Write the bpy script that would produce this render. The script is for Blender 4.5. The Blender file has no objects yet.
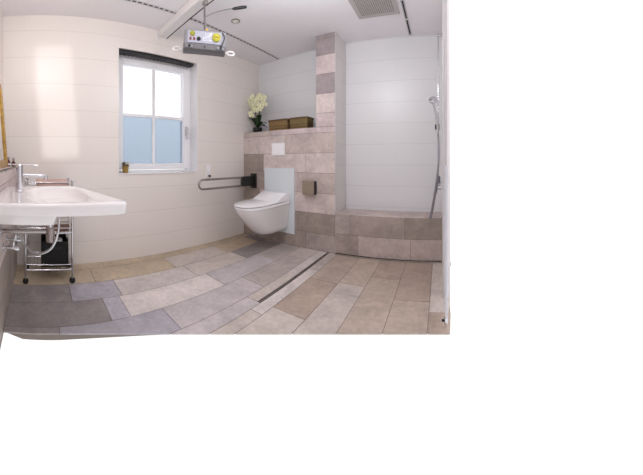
import bpy, bmesh, math, random
from mathutils import Vector, Matrix
random.seed(7)
C = bpy.context.scene.collection
PI = math.pi
R = math.radians
# ------------------------------------------------------------------ colours / materials
def lin(c):
    c = c / 255.0
    return c / 12.92 if c <= 0.04045 else ((c + 0.055) / 1.055) ** 2.4
def rgb(r, g, b): return (lin(r), lin(g), lin(b), 1.0)

def mat(name, col, rough=0.5, metal=0.0, spec=0.5, noise=0.0, nscale=20, bump=0.0, bscale=60, emit=None, estr=0.0, trans=0.0, coat=0.0):
    m = bpy.data.materials.new(name); m.use_nodes = True
    nt = m.node_tree; b = nt.nodes['Principled BSDF']
    b.inputs['Base Color'].default_value = col
    b.inputs['Roughness'].default_value = rough
    b.inputs['Metallic'].default_value = metal
    b.inputs['Specular IOR Level'].default_value = spec
    b.inputs['Transmission Weight'].default_value = trans
    b.inputs['Coat Weight'].default_value = coat
    tc = nt.nodes.new('ShaderNodeTexCoord')
    n = nt.nodes.new('ShaderNodeTexNoise'); n.inputs['Scale'].default_value = nscale; n.inputs['Detail'].default_value = 4
    nt.links.new(tc.outputs['Object'], n.inputs['Vector'])
    mx = nt.nodes.new('ShaderNodeMix'); mx.data_type = 'RGBA'; mx.blend_type = 'MULTIPLY'
    mx.inputs[0].default_value = 1.0
    mr = nt.nodes.new('ShaderNodeMapRange')
    mr.inputs['To Min'].default_value = 1 - noise; mr.inputs['To Max'].default_value = 1 + noise
    mr.inputs['From Min'].default_value = 0.3; mr.inputs['From Max'].default_value = 0.7
    nt.links.new(n.outputs['Fac'], mr.inputs['Value'])
    mx.inputs['A'].default_value = col
    nt.links.new(mr.outputs['Result'], mx.inputs['B'])
    nt.links.new(mx.outputs['Result'], b.inputs['Base Color'])
    if bump:
        n2 = nt.nodes.new('ShaderNodeTexNoise'); n2.inputs['Scale'].default_value = bscale; n2.inputs['Detail'].default_value = 3
        nt.links.new(tc.outputs['Object'], n2.inputs['Vector'])
        bp = nt.nodes.new('ShaderNodeBump'); bp.inputs['Strength'].default_value = bump; bp.inputs['Distance'].default_value = 0.003
        nt.links.new(n2.outputs['Fac'], bp.inputs['Height']); nt.links.new(bp.outputs['Normal'], b.inputs['Normal'])
    if emit:
        b.inputs['Emission Color'].default_value = emit; b.inputs['Emission Strength'].default_value = estr
    return m

def white_tile_mat(name, col, axis, w, h, oz, ox=0.0):
    """large satin wall tiles with faint joints; axis = horizontal world axis of the wall"""
    m = bpy.data.materials.new(name); m.use_nodes = True
    nt = m.node_tree; b = nt.nodes['Principled BSDF']; b.inputs['Roughness'].default_value = 0.35
    tc = nt.nodes.new('ShaderNodeTexCoord'); sp = nt.nodes.new('ShaderNodeSeparateXYZ'); cb = nt.nodes.new('ShaderNodeCombineXYZ')
    nt.links.new(tc.outputs['Object'], sp.inputs[0])
    ax = nt.nodes.new('ShaderNodeMath'); ax.operation = 'ADD'; ax.inputs[1].default_value = 10 * w + ox
    az = nt.nodes.new('ShaderNodeMath'); az.operation = 'ADD'; az.inputs[1].default_value = 4 * h - oz
    nt.links.new(sp.outputs[axis], ax.inputs[0]); nt.links.new(sp.outputs[2], az.inputs[0])
    nt.links.new(ax.outputs[0], cb.inputs[0]); nt.links.new(az.outputs[0], cb.inputs[1])
    br = nt.nodes.new('ShaderNodeTexBrick')
    br.offset = 0.5; br.inputs['Scale'].default_value = 1.0
    br.inputs['Brick Width'].default_value = w; br.inputs['Row Height'].default_value = h
    br.inputs['Mortar Size'].default_value = 0.0028; br.inputs['Mortar Smooth'].default_value = 0.2
    c1 = col; c2 = tuple(x * 0.99 for x in col[:3]) + (1,)
    br.inputs['Color1'].default_value = c1; br.inputs['Color2'].default_value = c2
    br.inputs['Mortar'].default_value = tuple(x * 0.87 for x in col[:3]) + (1,)
    br.inputs['Brick Width'].default_value = 40.0                 # row joints
    b2 = nt.nodes.new('ShaderNodeTexBrick'); b2.offset = 0.5; b2.inputs['Scale'].default_value = 1.0
    b2.inputs['Brick Width'].default_value = w; b2.inputs['Row Height'].default_value = h; b2.inputs['Mortar Size'].default_value = 0.0015
    b2.inputs['Color1'].default_value = (1, 1, 1, 1); b2.inputs['Color2'].default_value = (.985, .985, .985, 1); b2.inputs['Mortar'].default_value = (.93, .93, .93, 1)
    mm = nt.nodes.new('ShaderNodeMix'); mm.data_type = 'RGBA'; mm.blend_type = 'MULTIPLY'; mm.inputs[0].default_value = 1
    nt.links.new(cb.outputs[0], b2.inputs['Vector']); nt.links.new(br.outputs['Color'], mm.inputs['A']); nt.links.new(b2.outputs['Color'], mm.inputs['B'])
    nt.links.new(cb.outputs[0], br.inputs['Vector'])
    nt.links.new(mm.outputs['Result'], b.inputs['Base Color'])
    n2 = nt.nodes.new('ShaderNodeTexNoise'); n2.inputs['Scale'].default_value = 5
    nt.links.new(tc.outputs['Object'], n2.inputs['Vector'])
    ad = nt.nodes.new('ShaderNodeMath'); ad.operation = 'SUBTRACT'
    nt.links.new(n2.outputs['Fac'], ad.inputs[0]); nt.links.new(br.outputs['Fac'], ad.inputs[1])
    bp = nt.nodes.new('ShaderNodeBump'); bp.inputs['Strength'].default_value = 0.12; bp.inputs['Distance'].default_value = 0.003
    nt.links.new(ad.outputs[0], bp.inputs['Height']); nt.links.new(bp.outputs['Normal'], b.inputs['Normal'])
    return m

def stone_mat():
    """porcelain planks: each tile's own colour (attribute) with cloudy veining"""
    m = bpy.data.materials.new('stone_tile'); m.use_nodes = True
    nt = m.node_tree; b = nt.nodes['Principled BSDF']; b.inputs['Roughness'].default_value = 0.5
    at = nt.nodes.new('ShaderNodeAttribute'); at.attribute_name = 'tile'
    tc = nt.nodes.new('ShaderNodeTexCoord')
    def nz(scale, det, lo, hi, dist=0):
        n = nt.nodes.new('ShaderNodeTexNoise'); n.inputs['Scale'].default_value = scale; n.inputs['Detail'].default_value = det
        n.inputs['Roughness'].default_value = 0.62; n.inputs['Distortion'].default_value = dist
        nt.links.new(tc.outputs['Object'], n.inputs['Vector'])
        r = nt.nodes.new('ShaderNodeMapRange'); r.inputs['From Min'].default_value = 0.3; r.inputs['From Max'].default_value = 0.7
        r.inputs['To Min'].default_value = lo; r.inputs['To Max'].default_value = hi
        nt.links.new(n.outputs['Fac'], r.inputs['Value']); return n, r
    n1, r1 = nz(5, 6, 0.83, 1.17, 0.6); n2, r2 = nz(30, 6, 0.89, 1.11)
    m1 = nt.nodes.new('ShaderNodeMath'); m1.operation = 'MULTIPLY'
    nt.links.new(r1.outputs[0], m1.inputs[0]); nt.links.new(r2.outputs[0], m1.inputs[1])
    mx = nt.nodes.new('ShaderNodeMix'); mx.data_type = 'RGBA'; mx.blend_type = 'MULTIPLY'; mx.inputs[0].default_value = 1
    nt.links.new(at.outputs['Color'], mx.inputs['A']); nt.links.new(m1.outputs[0], mx.inputs['B'])
    nt.links.new(mx.outputs['Result'], b.inputs['Base Color'])
    bp = nt.nodes.new('ShaderNodeBump'); bp.inputs['Strength'].default_value = 0.15; bp.inputs['Distance'].default_value = 0.004
    nt.links.new(n2.outputs['Fac'], bp.inputs['Height']); nt.links.new(bp.outputs['Normal'], b.inputs['Normal'])
    return m

def weave_mat(name, col, col2):
    m = bpy.data.materials.new(name); m.use_nodes = True
    nt = m.node_tree; b = nt.nodes['Principled BSDF']; b.inputs['Roughness'].default_value = 0.8
    tc = nt.nodes.new('ShaderNodeTexCoord')
    w1 = nt.nodes.new('ShaderNodeTexWave'); w1.bands_direction = 'X'; w1.inputs['Scale'].default_value = 22; w1.inputs['Distortion'].default_value = 1.5
    w2 = nt.nodes.new('ShaderNodeTexWave'); w2.bands_direction = 'Z'; w2.inputs['Scale'].default_value = 26; w2.inputs['Distortion'].default_value = 1.5
    for w in (w1, w2): nt.links.new(tc.outputs['Object'], w.inputs['Vector'])
    mu = nt.nodes.new('ShaderNodeMath'); mu.operation = 'MULTIPLY'
    nt.links.new(w1.outputs['Fac'], mu.inputs[0]); nt.links.new(w2.outputs['Fac'], mu.inputs[1])
    mx = nt.nodes.new('ShaderNodeMix'); mx.data_type = 'RGBA'
    mx.inputs['A'].default_value = col2; mx.inputs['B'].default_value = col
    nt.links.new(mu.outputs[0], mx.inputs[0]); nt.links.new(mx.outputs['Result'], b.inputs['Base Color'])
    bp = nt.nodes.new('ShaderNodeBump'); bp.inputs['Strength'].default_value = 0.6; bp.inputs['Distance'].default_value = 0.004
    nt.links.new(mu.outputs[0], bp.inputs['Height']); nt.links.new(bp.outputs['Normal'], b.inputs['Normal'])
    return m

M = {}
M['wall_a'] = white_tile_mat('white_tiles_window_wall', rgb(232, 224, 219), 1, 0.8, 0.26, -0.04, 0.15)
M['wall_b'] = white_tile_mat('white_tiles_shower_wall', rgb(226, 225, 228), 0, 0.62, 0.245, -0.01, 0.2)
M['wall_l'] = white_tile_mat('white_tiles_basin_wall', rgb(230, 221, 216), 0, 0.8, 0.26, -0.04)
M['pillar_side'] = white_tile_mat('white_tiles_pillar_side', rgb(222, 217, 214), 1, 0.9, 0.245, -0.01)
M['paint'] = mat('white_paint', rgb(240, 236, 240), 0.8, noise=0.01)
M['white'] = mat('white_plaster', rgb(236, 232, 232), 0.6, noise=0.01)
M['pvc'] = mat('white_window_plastic', rgb(240, 239, 242), 0.3)
M['sill'] = mat('white_sill', rgb(235, 233, 236), 0.25)
M['stone'] = stone_mat()
M['grout'] = mat('grey_grout', rgb(128, 117, 110), 0.9, noise=0.05)
M['chrome'] = mat('chrome', rgb(215, 215, 220), 0.12, 1.0)
M['steel'] = mat('brushed_steel', rgb(170, 164, 158), 0.35, 1.0, noise=0.05)
M['beige_metal'] = mat('champagne_metal', rgb(165, 150, 135), 0.4, 0.6)
M['ceramic'] = mat('white_ceramic', rgb(232, 228, 229), 0.12, coat=0.6)
M['seat'] = mat('white_seat_plastic', rgb(246, 244, 247), 0.2)
M['panel'] = mat('pale_glass_panel', rgb(218, 225, 230), 0.1, coat=0.5)
M['black'] = mat('black_plastic', rgb(22, 21, 22), 0.45)
M['rubber'] = mat('black_rubber', rgb(28, 27, 28), 0.7)
M['darkgrey'] = mat('dark_grey_fabric', rgb(60, 58, 60), 0.8, noise=0.3, nscale=60)
M['hoist'] = mat('grey_casing', rgb(134, 133, 138), 0.4)
M['hoist_dark'] = mat('darker_grey_casing', rgb(112, 110, 113), 0.45)
M['silver_label'] = mat('silver_label', rgb(168, 168, 182), 0.3)
M['label_white'] = mat('white_label', rgb(205, 206, 220), 0.5)
M['yellow'] = mat('yellow_plastic', rgb(186, 180, 66), 0.4)
M['yellow_dark'] = mat('darker_yellow_plastic', rgb(165, 150, 30), 0.4)
M['amber'] = mat('amber_plastic', rgb(235, 180, 20), 0.4)
M['olive'] = mat('olive_button', rgb(150, 160, 60), 0.4)
M['red'] = mat('dull_red_plastic', rgb(130, 50, 55), 0.4)
M['wicker1'] = weave_mat('brown_wicker', rgb(186, 152, 104), rgb(112, 86, 54))
M['wicker2'] = weave_mat('olive_wicker', rgb(176, 150, 100), rgb(100, 84, 50))
M['wicker_lid'] = weave_mat('dark_wicker_rim', rgb(140, 110, 72), rgb(84, 62, 40))
M['leaf'] = mat('dark_green_leaf', rgb(38, 60, 30), 0.35, noise=0.25)
M['stem'] = mat('green_stem', rgb(84, 92, 50), 0.5)
M['petal'] = mat('cream_petal', rgb(238, 236, 200), 0.6, noise=0.03)
M['petal_core'] = mat('yellow_flower_centre', rgb(206, 194, 90), 0.6)
M['pot_mustard'] = mat('mustard_glazed_pot', rgb(160, 128, 66), 0.35, noise=0.1)
M['herb'] = mat('dry_brown_leaf', rgb(92, 78, 62), 0.7, noise=0.2)
M['herb_pale'] = mat('pale_leaf', rgb(190, 186, 176), 0.7, noise=0.1)
M['gold'] = mat('gilded_frame', rgb(176, 140, 72), 0.35, 0.85, noise=0.25, nscale=30, bump=0.8, bscale=40)
M['mirror'] = mat('mirror_glass', rgb(225, 225, 225), 0.03, 1.0)
M['towel_pink'] = mat('dusty_pink_terry', rgb(200, 168, 160), 0.95, noise=0.12, nscale=90, bump=0.8, bscale=250)
M['towel_brown'] = mat('brown_terry', rgb(120, 88, 80), 0.95, noise=0.15, nscale=90, bump=0.8, bscale=250)
M['towel_grey'] = mat('pale_grey_terry', rgb(196, 188, 184), 0.95, noise=0.12, nscale=90, bump=0.8, bscale=250)
M['basket_black'] = mat('black_felt', rgb(26, 25, 26), 0.9, noise=0.2, nscale=80)
M['tissue'] = mat('white_tissue', rgb(215, 215, 215), 0.9)
M['bottle'] = mat('dark_red_glass', rgb(98, 34, 42), 0.15)
M['mosaic'] = mat('dark_mosaic', rgb(66, 52, 48), 0.3, noise=0.3, nscale=50)
M['lamp'] = mat('lamp_diffuser', rgb(240, 238, 230), 0.5)
M['plate'] = mat('vent_panel_paint', rgb(186, 178, 178), 0.5)
M['hole'] = mat('vent_hole', rgb(120, 112, 110), 0.8)
M['slot'] = mat('dark_slot', rgb(34, 30, 30), 0.8)
M['radiator'] = mat('radiator_enamel', rgb(206, 204, 212), 0.35)
M['hose'] = mat('metal_spiral_hose', rgb(150, 148, 155), 0.3, 0.9, bump=.6, bscale=300)
M['drain_dark'] = mat('drain_grille', rgb(96, 88, 84), 0.6)
M['bar_chrome'] = mat('grab_rail_steel', rgb(168, 160, 156), 0.22, 1.0)
M['alu'] = mat('aluminium_profile', rgb(200, 196, 198), 0.4, 0.3)

def glass_mat(name, col, rough, alpha):
    m = bpy.data.materials.new(name); m.use_nodes = True
    nt = m.node_tree; b = nt.nodes['Principled BSDF']
    b.inputs['Base Color'].default_value = col; b.inputs['Roughness'].default_value = 0.25
    tr = nt.nodes.new('ShaderNodeBsdfTranslucent'); tr.inputs['Color'].default_value = col
    tp = nt.nodes.new('ShaderNodeBsdfTransparent'); tp.inputs['Color'].default_value = col
    tc = nt.nodes.new('ShaderNodeTexCoord'); w = nt.nodes.new('ShaderNodeTexWave'); w.bands_direction = 'Z'
    w.inputs['Scale'].default_value = 11; w.inputs['Distortion'].default_value = 1.2
    nt.links.new(tc.outputs['Object'], w.inputs['Vector'])
    mr = nt.nodes.new('ShaderNodeMapRange'); mr.inputs['To Min'].default_value = alpha - 0.015; mr.inputs['To Max'].default_value = alpha + 0.015
    nt.links.new(w.outputs['Fac'], mr.inputs['Value'])
    mx = nt.nodes.new('ShaderNodeMixShader')
    nt.links.new(mr.outputs[0], mx.inputs[0]); nt.links.new(tr.outputs[0], mx.inputs[1]); nt.links.new(tp.outputs[0], mx.inputs[2])
    m2 = nt.nodes.new('ShaderNodeMixShader'); m2.inputs[0].default_value = 0.06
    nt.links.new(mx.outputs[0], m2.inputs[1]); nt.links.new(b.outputs[0], m2.inputs[2])
    nt.links.new(m2.outputs[0], nt.nodes['Material Output'].inputs['Surface'])
    return m
M['pane_clear'] = glass_mat('frosted_white_glass', (0.97, 0.98, 1.0, 1), 0.4, 0.9)
M['pane_blue'] = glass_mat('frosted_blue_glass', (0.62, 0.68, 0.75, 1), 0.4, 0.9)

# ------------------------------------------------------------------ mesh helpers
def bx(bm, x0, x1, y0, y1, z0, z1, bev=0.0, mtx=None, mi=0):
    vs = [bm.verts.new((x, y, z)) for x in (x0, x1) for y in (y0, y1) for z in (z0, z1)]
    f = [(0, 1, 3, 2), (4, 6, 7, 5), (0, 4, 5, 1), (2, 3, 7, 6), (0, 2, 6, 4), (1, 5, 7, 3)]
    fs = [bm.faces.new([vs[i] for i in q]) for q in f]
    geom = vs
    if bev > 0:
        es = list({e for v in vs for e in v.link_edges})
        r = bmesh.ops.bevel(bm, geom=es, offset=bev, segments=2, affect='EDGES', profile=0.5)
        geom = list({v for ff in r['faces'] for v in ff.verts} | {v for v in vs if v.is_valid})
        fs = list({ff for v in geom for ff in v.link_faces})
    for ff in fs: ff.material_index = mi
    if mtx is not None:
        bmesh.ops.transform(bm, matrix=mtx, verts=geom)
    return geom

def tube(bm, pts, r, seg=10, closed=False, taper=None):
    pts = [Vector(p) for p in pts]; n = len(pts); rings = []
    up = Vector((0, 0, 1)); prev = None
    for i, p in enumerate(pts):
        if closed: t = pts[(i + 1) % n] - pts[i - 1]
        else: t = pts[min(i + 1, n - 1)] - pts[max(i - 1, 0)]
        t.normalize()
        if prev is None:
            a = up if abs(t.z) < 0.9 else Vector((1, 0, 0))
            u = t.cross(a).normalized()
        else:
            u = (prev - t * prev.dot(t)).normalized()
        prev = u; v = t.cross(u)
        rr = r if taper is None else r * taper[i]
        rings.append([bm.verts.new(p + (u * math.cos(2 * PI * k / seg) + v * math.sin(2 * PI * k / seg)) * rr) for k in range(seg)])
    m = n if closed else n - 1
    for i in range(m):
        a, b = rings[i], rings[(i + 1) % n]
        for k in range(seg):
            bm.faces.new((a[k], a[(k + 1) % seg], b[(k + 1) % seg], b[k]))
    if not closed:
        bm.faces.new(rings[0][::-1]); bm.faces.new(rings[-1])

def loft(bm, loops, cap0=True, cap1=True):
    rings = [[bm.verts.new(p) for p in L] for L in loops]; n = len(rings[0])
    for a, b in zip(rings, rings[1:]):
        for k in range(n): bm.faces.new((a[k], a[(k + 1) % n], b[(k + 1) % n], b[k]))
    if cap0: bm.faces.new(rings[0][::-1])
    if cap1: bm.faces.new(rings[-1])
    return rings

def lathe(bm, cx, cy, prof, seg=24, axis='z', cz=0):
    loops = []
    for r, h in prof:
        L = []
        for k in range(seg):
            a = 2 * PI * k / seg
            if axis == 'z': L.append((cx + r * math.cos(a), cy + r * math.sin(a), cz + h))
            elif axis == 'y': L.append((cx + r * math.cos(a), cy + h, cz + r * math.sin(a)))
            else: L.append((cx + h, cy + r * math.cos(a), cz + r * math.sin(a)))
        loops.append(L)
    loft(bm, loops)

def arc(p0, p1, p2, n=10):
    """quadratic curve"""
    a, b, c = Vector(p0), Vector(p1), Vector(p2)
    return [a * (1 - t) ** 2 + b * 2 * t * (1 - t) + c * t * t for t in [i / n for i in range(n + 1)]]

def smooth_path(pts, k=6):
    pts = [Vector(p) for p in pts]; out = []
    P = [pts[0]] + pts + [pts[-1]]
    for i in range(1, len(P) - 2):
        p0, p1, p2, p3 = P[i - 1:i + 3]
        for j in range(k):
            t = j / k
            out.append(0.5 * ((2 * p1) + (p2 - p0) * t + (2 * p0 - 5 * p1 + 4 * p2 - p3) * t * t + (3 * p1 - p0 - 3 * p2 + p3) * t ** 3))
    out.append(pts[-1]); return out

def obj(name, bm, m, parent=None, smooth=None, mats=None):
    bmesh.ops.recalc_face_normals(bm, faces=bm.faces)
    me = bpy.data.meshes.new(name); bm.to_mesh(me); bm.free()
    for q in (mats or [m]): me.materials.append(q)
    if smooth:
        me.shade_smooth()
        try: me.set_sharp_from_angle(angle=R(smooth))
        except Exception: pass
    o = bpy.data.objects.new(name, me); C.objects.link(o)
    if parent is not None:
        o.parent = parent
        o.matrix_parent_inverse = Matrix.Translation(-parent_loc(parent))
    return o
def parent_loc(p):
    return p.location.copy() if p.parent is None else Vector((0, 0, 0))
def B(): return bmesh.new()
def tag(o, label, cat, group=None):
    o['label'] = label; o['category'] = cat
    if group: o['group'] = group
    return o
def thing(name, label, cat, loc=(0, 0, 0), group=None):
    o = bpy.data.objects.new(name, None); C.objects.link(o); o.location = loc; o.empty_display_size = 0.1
    return tag(o, label, cat, group)
def struct(name, bm, m, parent=None, **k):
    o = obj(name, bm, m, parent, **k)
    if parent is None: o['kind'] = 'structure'
    return o
def dup(root, loc, label, group=None):
    r = root.copy(); C.objects.link(r); r.location = loc; r['label'] = label
    if group: r['group'] = group
    for ch in list(root.children):
        c = ch.copy(); C.objects.link(c); c.parent = r; c.matrix_parent_inverse = ch.matrix_parent_inverse.copy()
        for g in ch.children:
            d = g.copy(); C.objects.link(d); d.parent = c; d.matrix_parent_inverse = g.matrix_parent_inverse.copy()
    return r

# ------------------------------------------------------------------ dimensions (metres)
XA = -2.50      # window wall plane
YF = 2.58       # front of the tiled half wall, pillar and bench
YB = 2.90       # white wall behind
YL = -0.36      # basin wall (upper)
YLH = -0.22     # half-height casing in front of the basin wall
ZC = 2.45       # ceiling
XP = 0.022      # shower side partition, inner face
CAMZ = 1.03

# ------------------------------------------------------------------ floor: planks laid along Y
GAP = 0.0022
def stone_tiles(bm, tiles, place):
    """tiles: (u0,u1,v0,v1,(r,g,b)); place maps u,v,depth to a point"""
    lay = bm.loops.layers.float_color.get('tile') or bm.loops.layers.float_color.new('tile')
    for u0, u1, v0, v1, c in tiles:
        u0 += GAP; u1 -= GAP; v0 += GAP; v1 -= GAP
        if u1 <= u0 or v1 <= v0: continue
        a = [bm.verts.new(place(u, v, 0)) for u, v in ((u0, v0), (u1, v0), (u1, v1), (u0, v1))]
        b = [bm.verts.new(place(u, v, 0.008)) for u, v in ((u0, v0), (u1, v0), (u1, v1), (u0, v1))]
        fs = [bm.faces.new(a)] + [bm.faces.new((a[i], a[(i + 1) % 4], b[(i + 1) % 4], b[i])) for i in range(4)]
        col = rgb(*c)
        for f in fs:
            for l in f.loops: l[lay] = col
FLOOR_R = 1.515
def ymin(x):
    lo = YLH if x < -FLOOR_R else math.sqrt(max(0.0, FLOOR_R ** 2 - x * x))
    if x > 0: lo = max(lo, x / 0.0393)
    return lo
def floor_poly(bm, x0, x1, y0, y1, z, lay, col, depth=0.008, under=0.0):
    n = max(1, int((x1 - x0) / 0.012))
    xs = [x0 + (x1 - x0) * i / n for i in range(n + 1)]
    if x0 < -FLOOR_R < x1: xs = sorted(xs + [-FLOOR_R, -FLOOR_R + 0.0003, -FLOOR_R + .002, -FLOOR_R + .005])
    lo = [min(max(y0, ymin(x)), y1) for x in xs]
    if all(l >= y1 - 1e-6 for l in lo): return
    top = [(bm.verts.new((x, l, z)), bm.verts.new((x, y1, z)), bm.verts.new((x, min(l + under, y1), z - depth)), bm.verts.new((x, y1, z - depth))) for x, l in zip(xs, lo)]
    fs = []
    for a, b in zip(top, top[1:]):
        if a[0].co.y >= y1 - 1e-6 and b[0].co.y >= y1 - 1e-6: continue
        fs.append(bm.faces.new((a[0], b[0], b[1], a[1])))
        fs.append(bm.faces.new((a[0], a[2], b[2], b[0])))
        fs.append(bm.faces.new((a[1], b[1], b[3], a[3])))
    if lay:
        for f in fs:
            for l in f.loops: l[lay] = col
PAL = {'l': (218, 205, 198), 'm': (200, 188, 182), 't': (206, 187, 162), 'd': (168, 158, 158), 'g': (156, 148, 148),
       'p': (206, 196, 198), 'w': (226, 216, 212), 'b': (202, 184, 170), 'v': (196, 190, 200), 's': (192, 172, 158)}
rows = [  # (x0, x1, [(y0, y1, colour)...])
    (-2.50, -2.37, [(-.22, .62, 't'), (.62, 1.5, 't'), (1.5, 2.12, 't'), (2.12, 2.58, 't')]),
    (-2.37, -2.10, [(-.22, .47, 't'), (.47, 1.25, 't'), (1.25, 1.92, 'l'), (1.92, 2.45, 't'), (2.45, 2.58, 'g')]),
    (-2.10, -1.84, [(-.22, .24, 'd'), (.24, .62, 'v'), (.62, 1.32, 'w'), (1.32, 1.95, 'l'), (1.95, 2.55, 'g'), (2.55, 2.58, 'm')]),
    (-1.84, -1.57, [(-.22, .46, 'd'), (.46, .59, 'v'), (.59, 1.40, 'w'), (1.40, 2.1, 'p'), (2.1, 2.58, 'm')]),
    (-1.57, -1.32, [(-.22, .12, 'd'), (.12, .82, 'v'), (.82, 1.60, 'p'), (1.60, 2.30, 'm'), (2.30, 2.58, 'l')]),
    (-1.32, -1.22, [(1.40, 1.95, 'l'), (1.95, 2.58, 'w')]),
    (-1.32, -1.19, [(.3, 1.40, 'p')]),
    (-1.19, -1.09, [(.3, 1.3, 'l'), (1.3, 2.1, 'w'), (2.1, 2.58, 'm')]),
    (-1.09, -.83, [(.8, 1.42, 'l'), (1.42, 1.95, 's'), (1.95, 2.58, 'b')]),
    (-.83, -.60, [(.9, 1.25, 'p'), (1.25, 1.98, 'l'), (1.98, 2.58, 'b')]),
    (-.60, -.34, [(1.2, 2.16, 'b'), (2.16, 2.58, 's')]),
    (-.34, -.075, [(1.2, 1.85, 'b'), (1.85, 2.58, 's')]),
    (-.075, .11, [(1.2, 1.72, 's'), (1.72, 2.58, 'l')]),
]
bm = B(); lay = bm.loops.layers.float_color.new('tile')
for x0, x1, ts in rows:
    for y0, y1, c in ts:
        k = random.uniform(0.965, 1.035)
        floor_poly(bm, x0 + GAP, x1 - GAP, y0 + GAP, y1 - GAP, 0.0, lay, rgb(*[min(255, q * k * .93) for q in PAL[c]]))
n0 = len(bm.faces)
floor_poly(bm, -2.8, .11, -.36, 2.58, -0.0035, None, None, 0.04, .12)
bm.faces.ensure_lookup_table()
for f in list(bm.faces)[n0:]: f.material_index = 1
struct('floor', bm, None, mats=[M['stone'], M['grout']])

# ------------------------------------------------------------------ ceiling
bm = B(); bx(bm, -2.8, 0.075, -1.3, 3.0, ZC, ZC + .1); bx(bm, .075, 1.5, -1.3, 1.2, ZC, ZC + .1); struct('ceiling', bm, M['paint'])
# the rest of the room, behind the camera
bm = B(); bx(bm, -.3, 1.5, -1.4, -1.3, -.05, ZC); bx(bm, -.4, -.3, -1.3, -.37, -.05, ZC); struct('wall_near', bm, M['paint'])
bm = B(); bx(bm, 1.4, 1.5, -1.3, 1.25, -.05, ZC); struct('wall_door_side', bm, M['paint'])

# ------------------------------------------------------------------ window wall (left in the picture, plane X = -2.5)
WY0, WY1, WZ0, WZ1 = 0.80, 1.783, 0.88, 2.187
bm = B()
bx(bm, -2.80, XA, YL - .2, WY0, -.05, ZC); bx(bm, -2.80, XA, WY1, 3.0, -.05, ZC)
bx(bm, -2.80, XA, WY0, WY1, -.05, WZ0); bx(bm, -2.80, XA, WY0, WY1, WZ1, ZC)
struct('wall_window', bm, M['wall_a'])
# smooth white lining of the reveal
bm = B()
bx(bm, -2.655, XA + .001, WY1 - .004, WY1 + .0, WZ0, WZ1); bx(bm, -2.655, XA + .001, WY0, WY0 + .004, WZ0, WZ1)
struct('trim_1', bm, M['sill'])

# window
bm = B(); fx0, fx1 = -2.73, -2.655
for a in ((WY0, WY0 + .045, WZ0, WZ1), (WY1 - .05, WY1, WZ0, WZ1), (WY0 + .045, WY1 - .05, WZ0, WZ0 + .035), (WY0 + .045, WY1 - .05, WZ1 - .045, WZ1)):
    bx(bm, fx0, fx1, *a, bev=.004)
win = struct('window_1', bm, M['pvc'])
bm = B(); sx0, sx1 = -2.72, -2.64
Y0, Y1, Z0, Z1 = WY0 + .035, WY1 - .04, WZ0 + .045, WZ1 - .035
gy0, gy1, gz0, gz1 = .90, 1.67, .99, 2.09
for a in ((Y0, gy0, Z0, Z1), (gy1, Y1, Z0, Z1), (gy0, gy1, Z0, gz0), (gy0, gy1, gz1, Z1)):
    bx(bm, sx0, sx1, *a, bev=.005)
sash = obj('window_sash', bm, M['pvc'], win)
bm = B(); bx(bm, -2.69, -2.66, 1.264, 1.296, gz0, gz1, bev=.003); obj('glazing_bar', bm, M['pvc'], win)
bm = B(); bx(bm, -2.689, -2.662, gy0, gy1, 1.515, 1.548, bev=.003); obj('glazing_bar', bm, M['pvc'], win)
for (a, b, c, d, m) in ((gy0, 1.28, 1.532, gz1, 'pane_clear'), (1.28, gy1, 1.532, gz1, 'pane_clear'), (gy0, 1.28, gz0, 1.532, 'pane_blue'), (1.28, gy1, gz0, 1.532, 'pane_blue')):
    bm = B(); bx(bm, -2.682, -2.676, a, b, c, d); p = obj('window_pane', bm, M[m], win)
    p['label'] = 'frosted pale blue lower pane' if m == 'pane_blue' else 'bright white upper pane'
bm = B(); bx(bm, -2.640, -2.625, 1.693, 1.719, 1.33, 1.44, bev=.004); bx(bm, -2.628, -2.600, 1.698, 1.714, 1.40, 1.418, bev=.003)
bx(bm, -2.606, -2.592, 1.696, 1.716, 1.28, 1.425, bev=.005); obj('window_handle', bm, M['alu'], win)
bm = B(); bx(bm, -2.66, XA + .012, WY0 + .001, WY1 - .001, WZ0, WZ0 + .012, bev=.002); obj('window_sill', bm, M['sill'], win)

# dark blind cassette under the lintel
t = thing('window_blind', 'dark fabric blind folded up under the top of the window opening', 'blind', (-2.57, 1.29, 2.13))
bm = B(); bx(bm, -2.60, -2.515, WY0 + .006, WY1 - .04, 2.172, 2.186, bev=.002); obj('head_rail', bm, M['slot'], t)
bm = B()
ny = 64
for k in range(ny):
    a = WY0 + .008 + (WY1 - .052 - WY0) * k / ny; b = WY0 + .008 + (WY1 - .052 - WY0) * (k + 1) / ny
    d = .010 + .006 * abs(math.sin(k * .9)) + .004 * (k % 3 == 0)
    bx(bm, -2.600 + .002 * (k % 2), -2.520 - .003 * (k % 2), a, b, 2.172 - d, 2.172)
obj('blind_fabric', bm, M['darkgrey'], t)

# ------------------------------------------------------------------ back wall (white tiles) at Y=2.85
bm = B(); bx(bm, -2.5, .075, YB, 3.0, -.05, ZC); struct('wall_back', bm, M['wall_b'])

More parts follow.
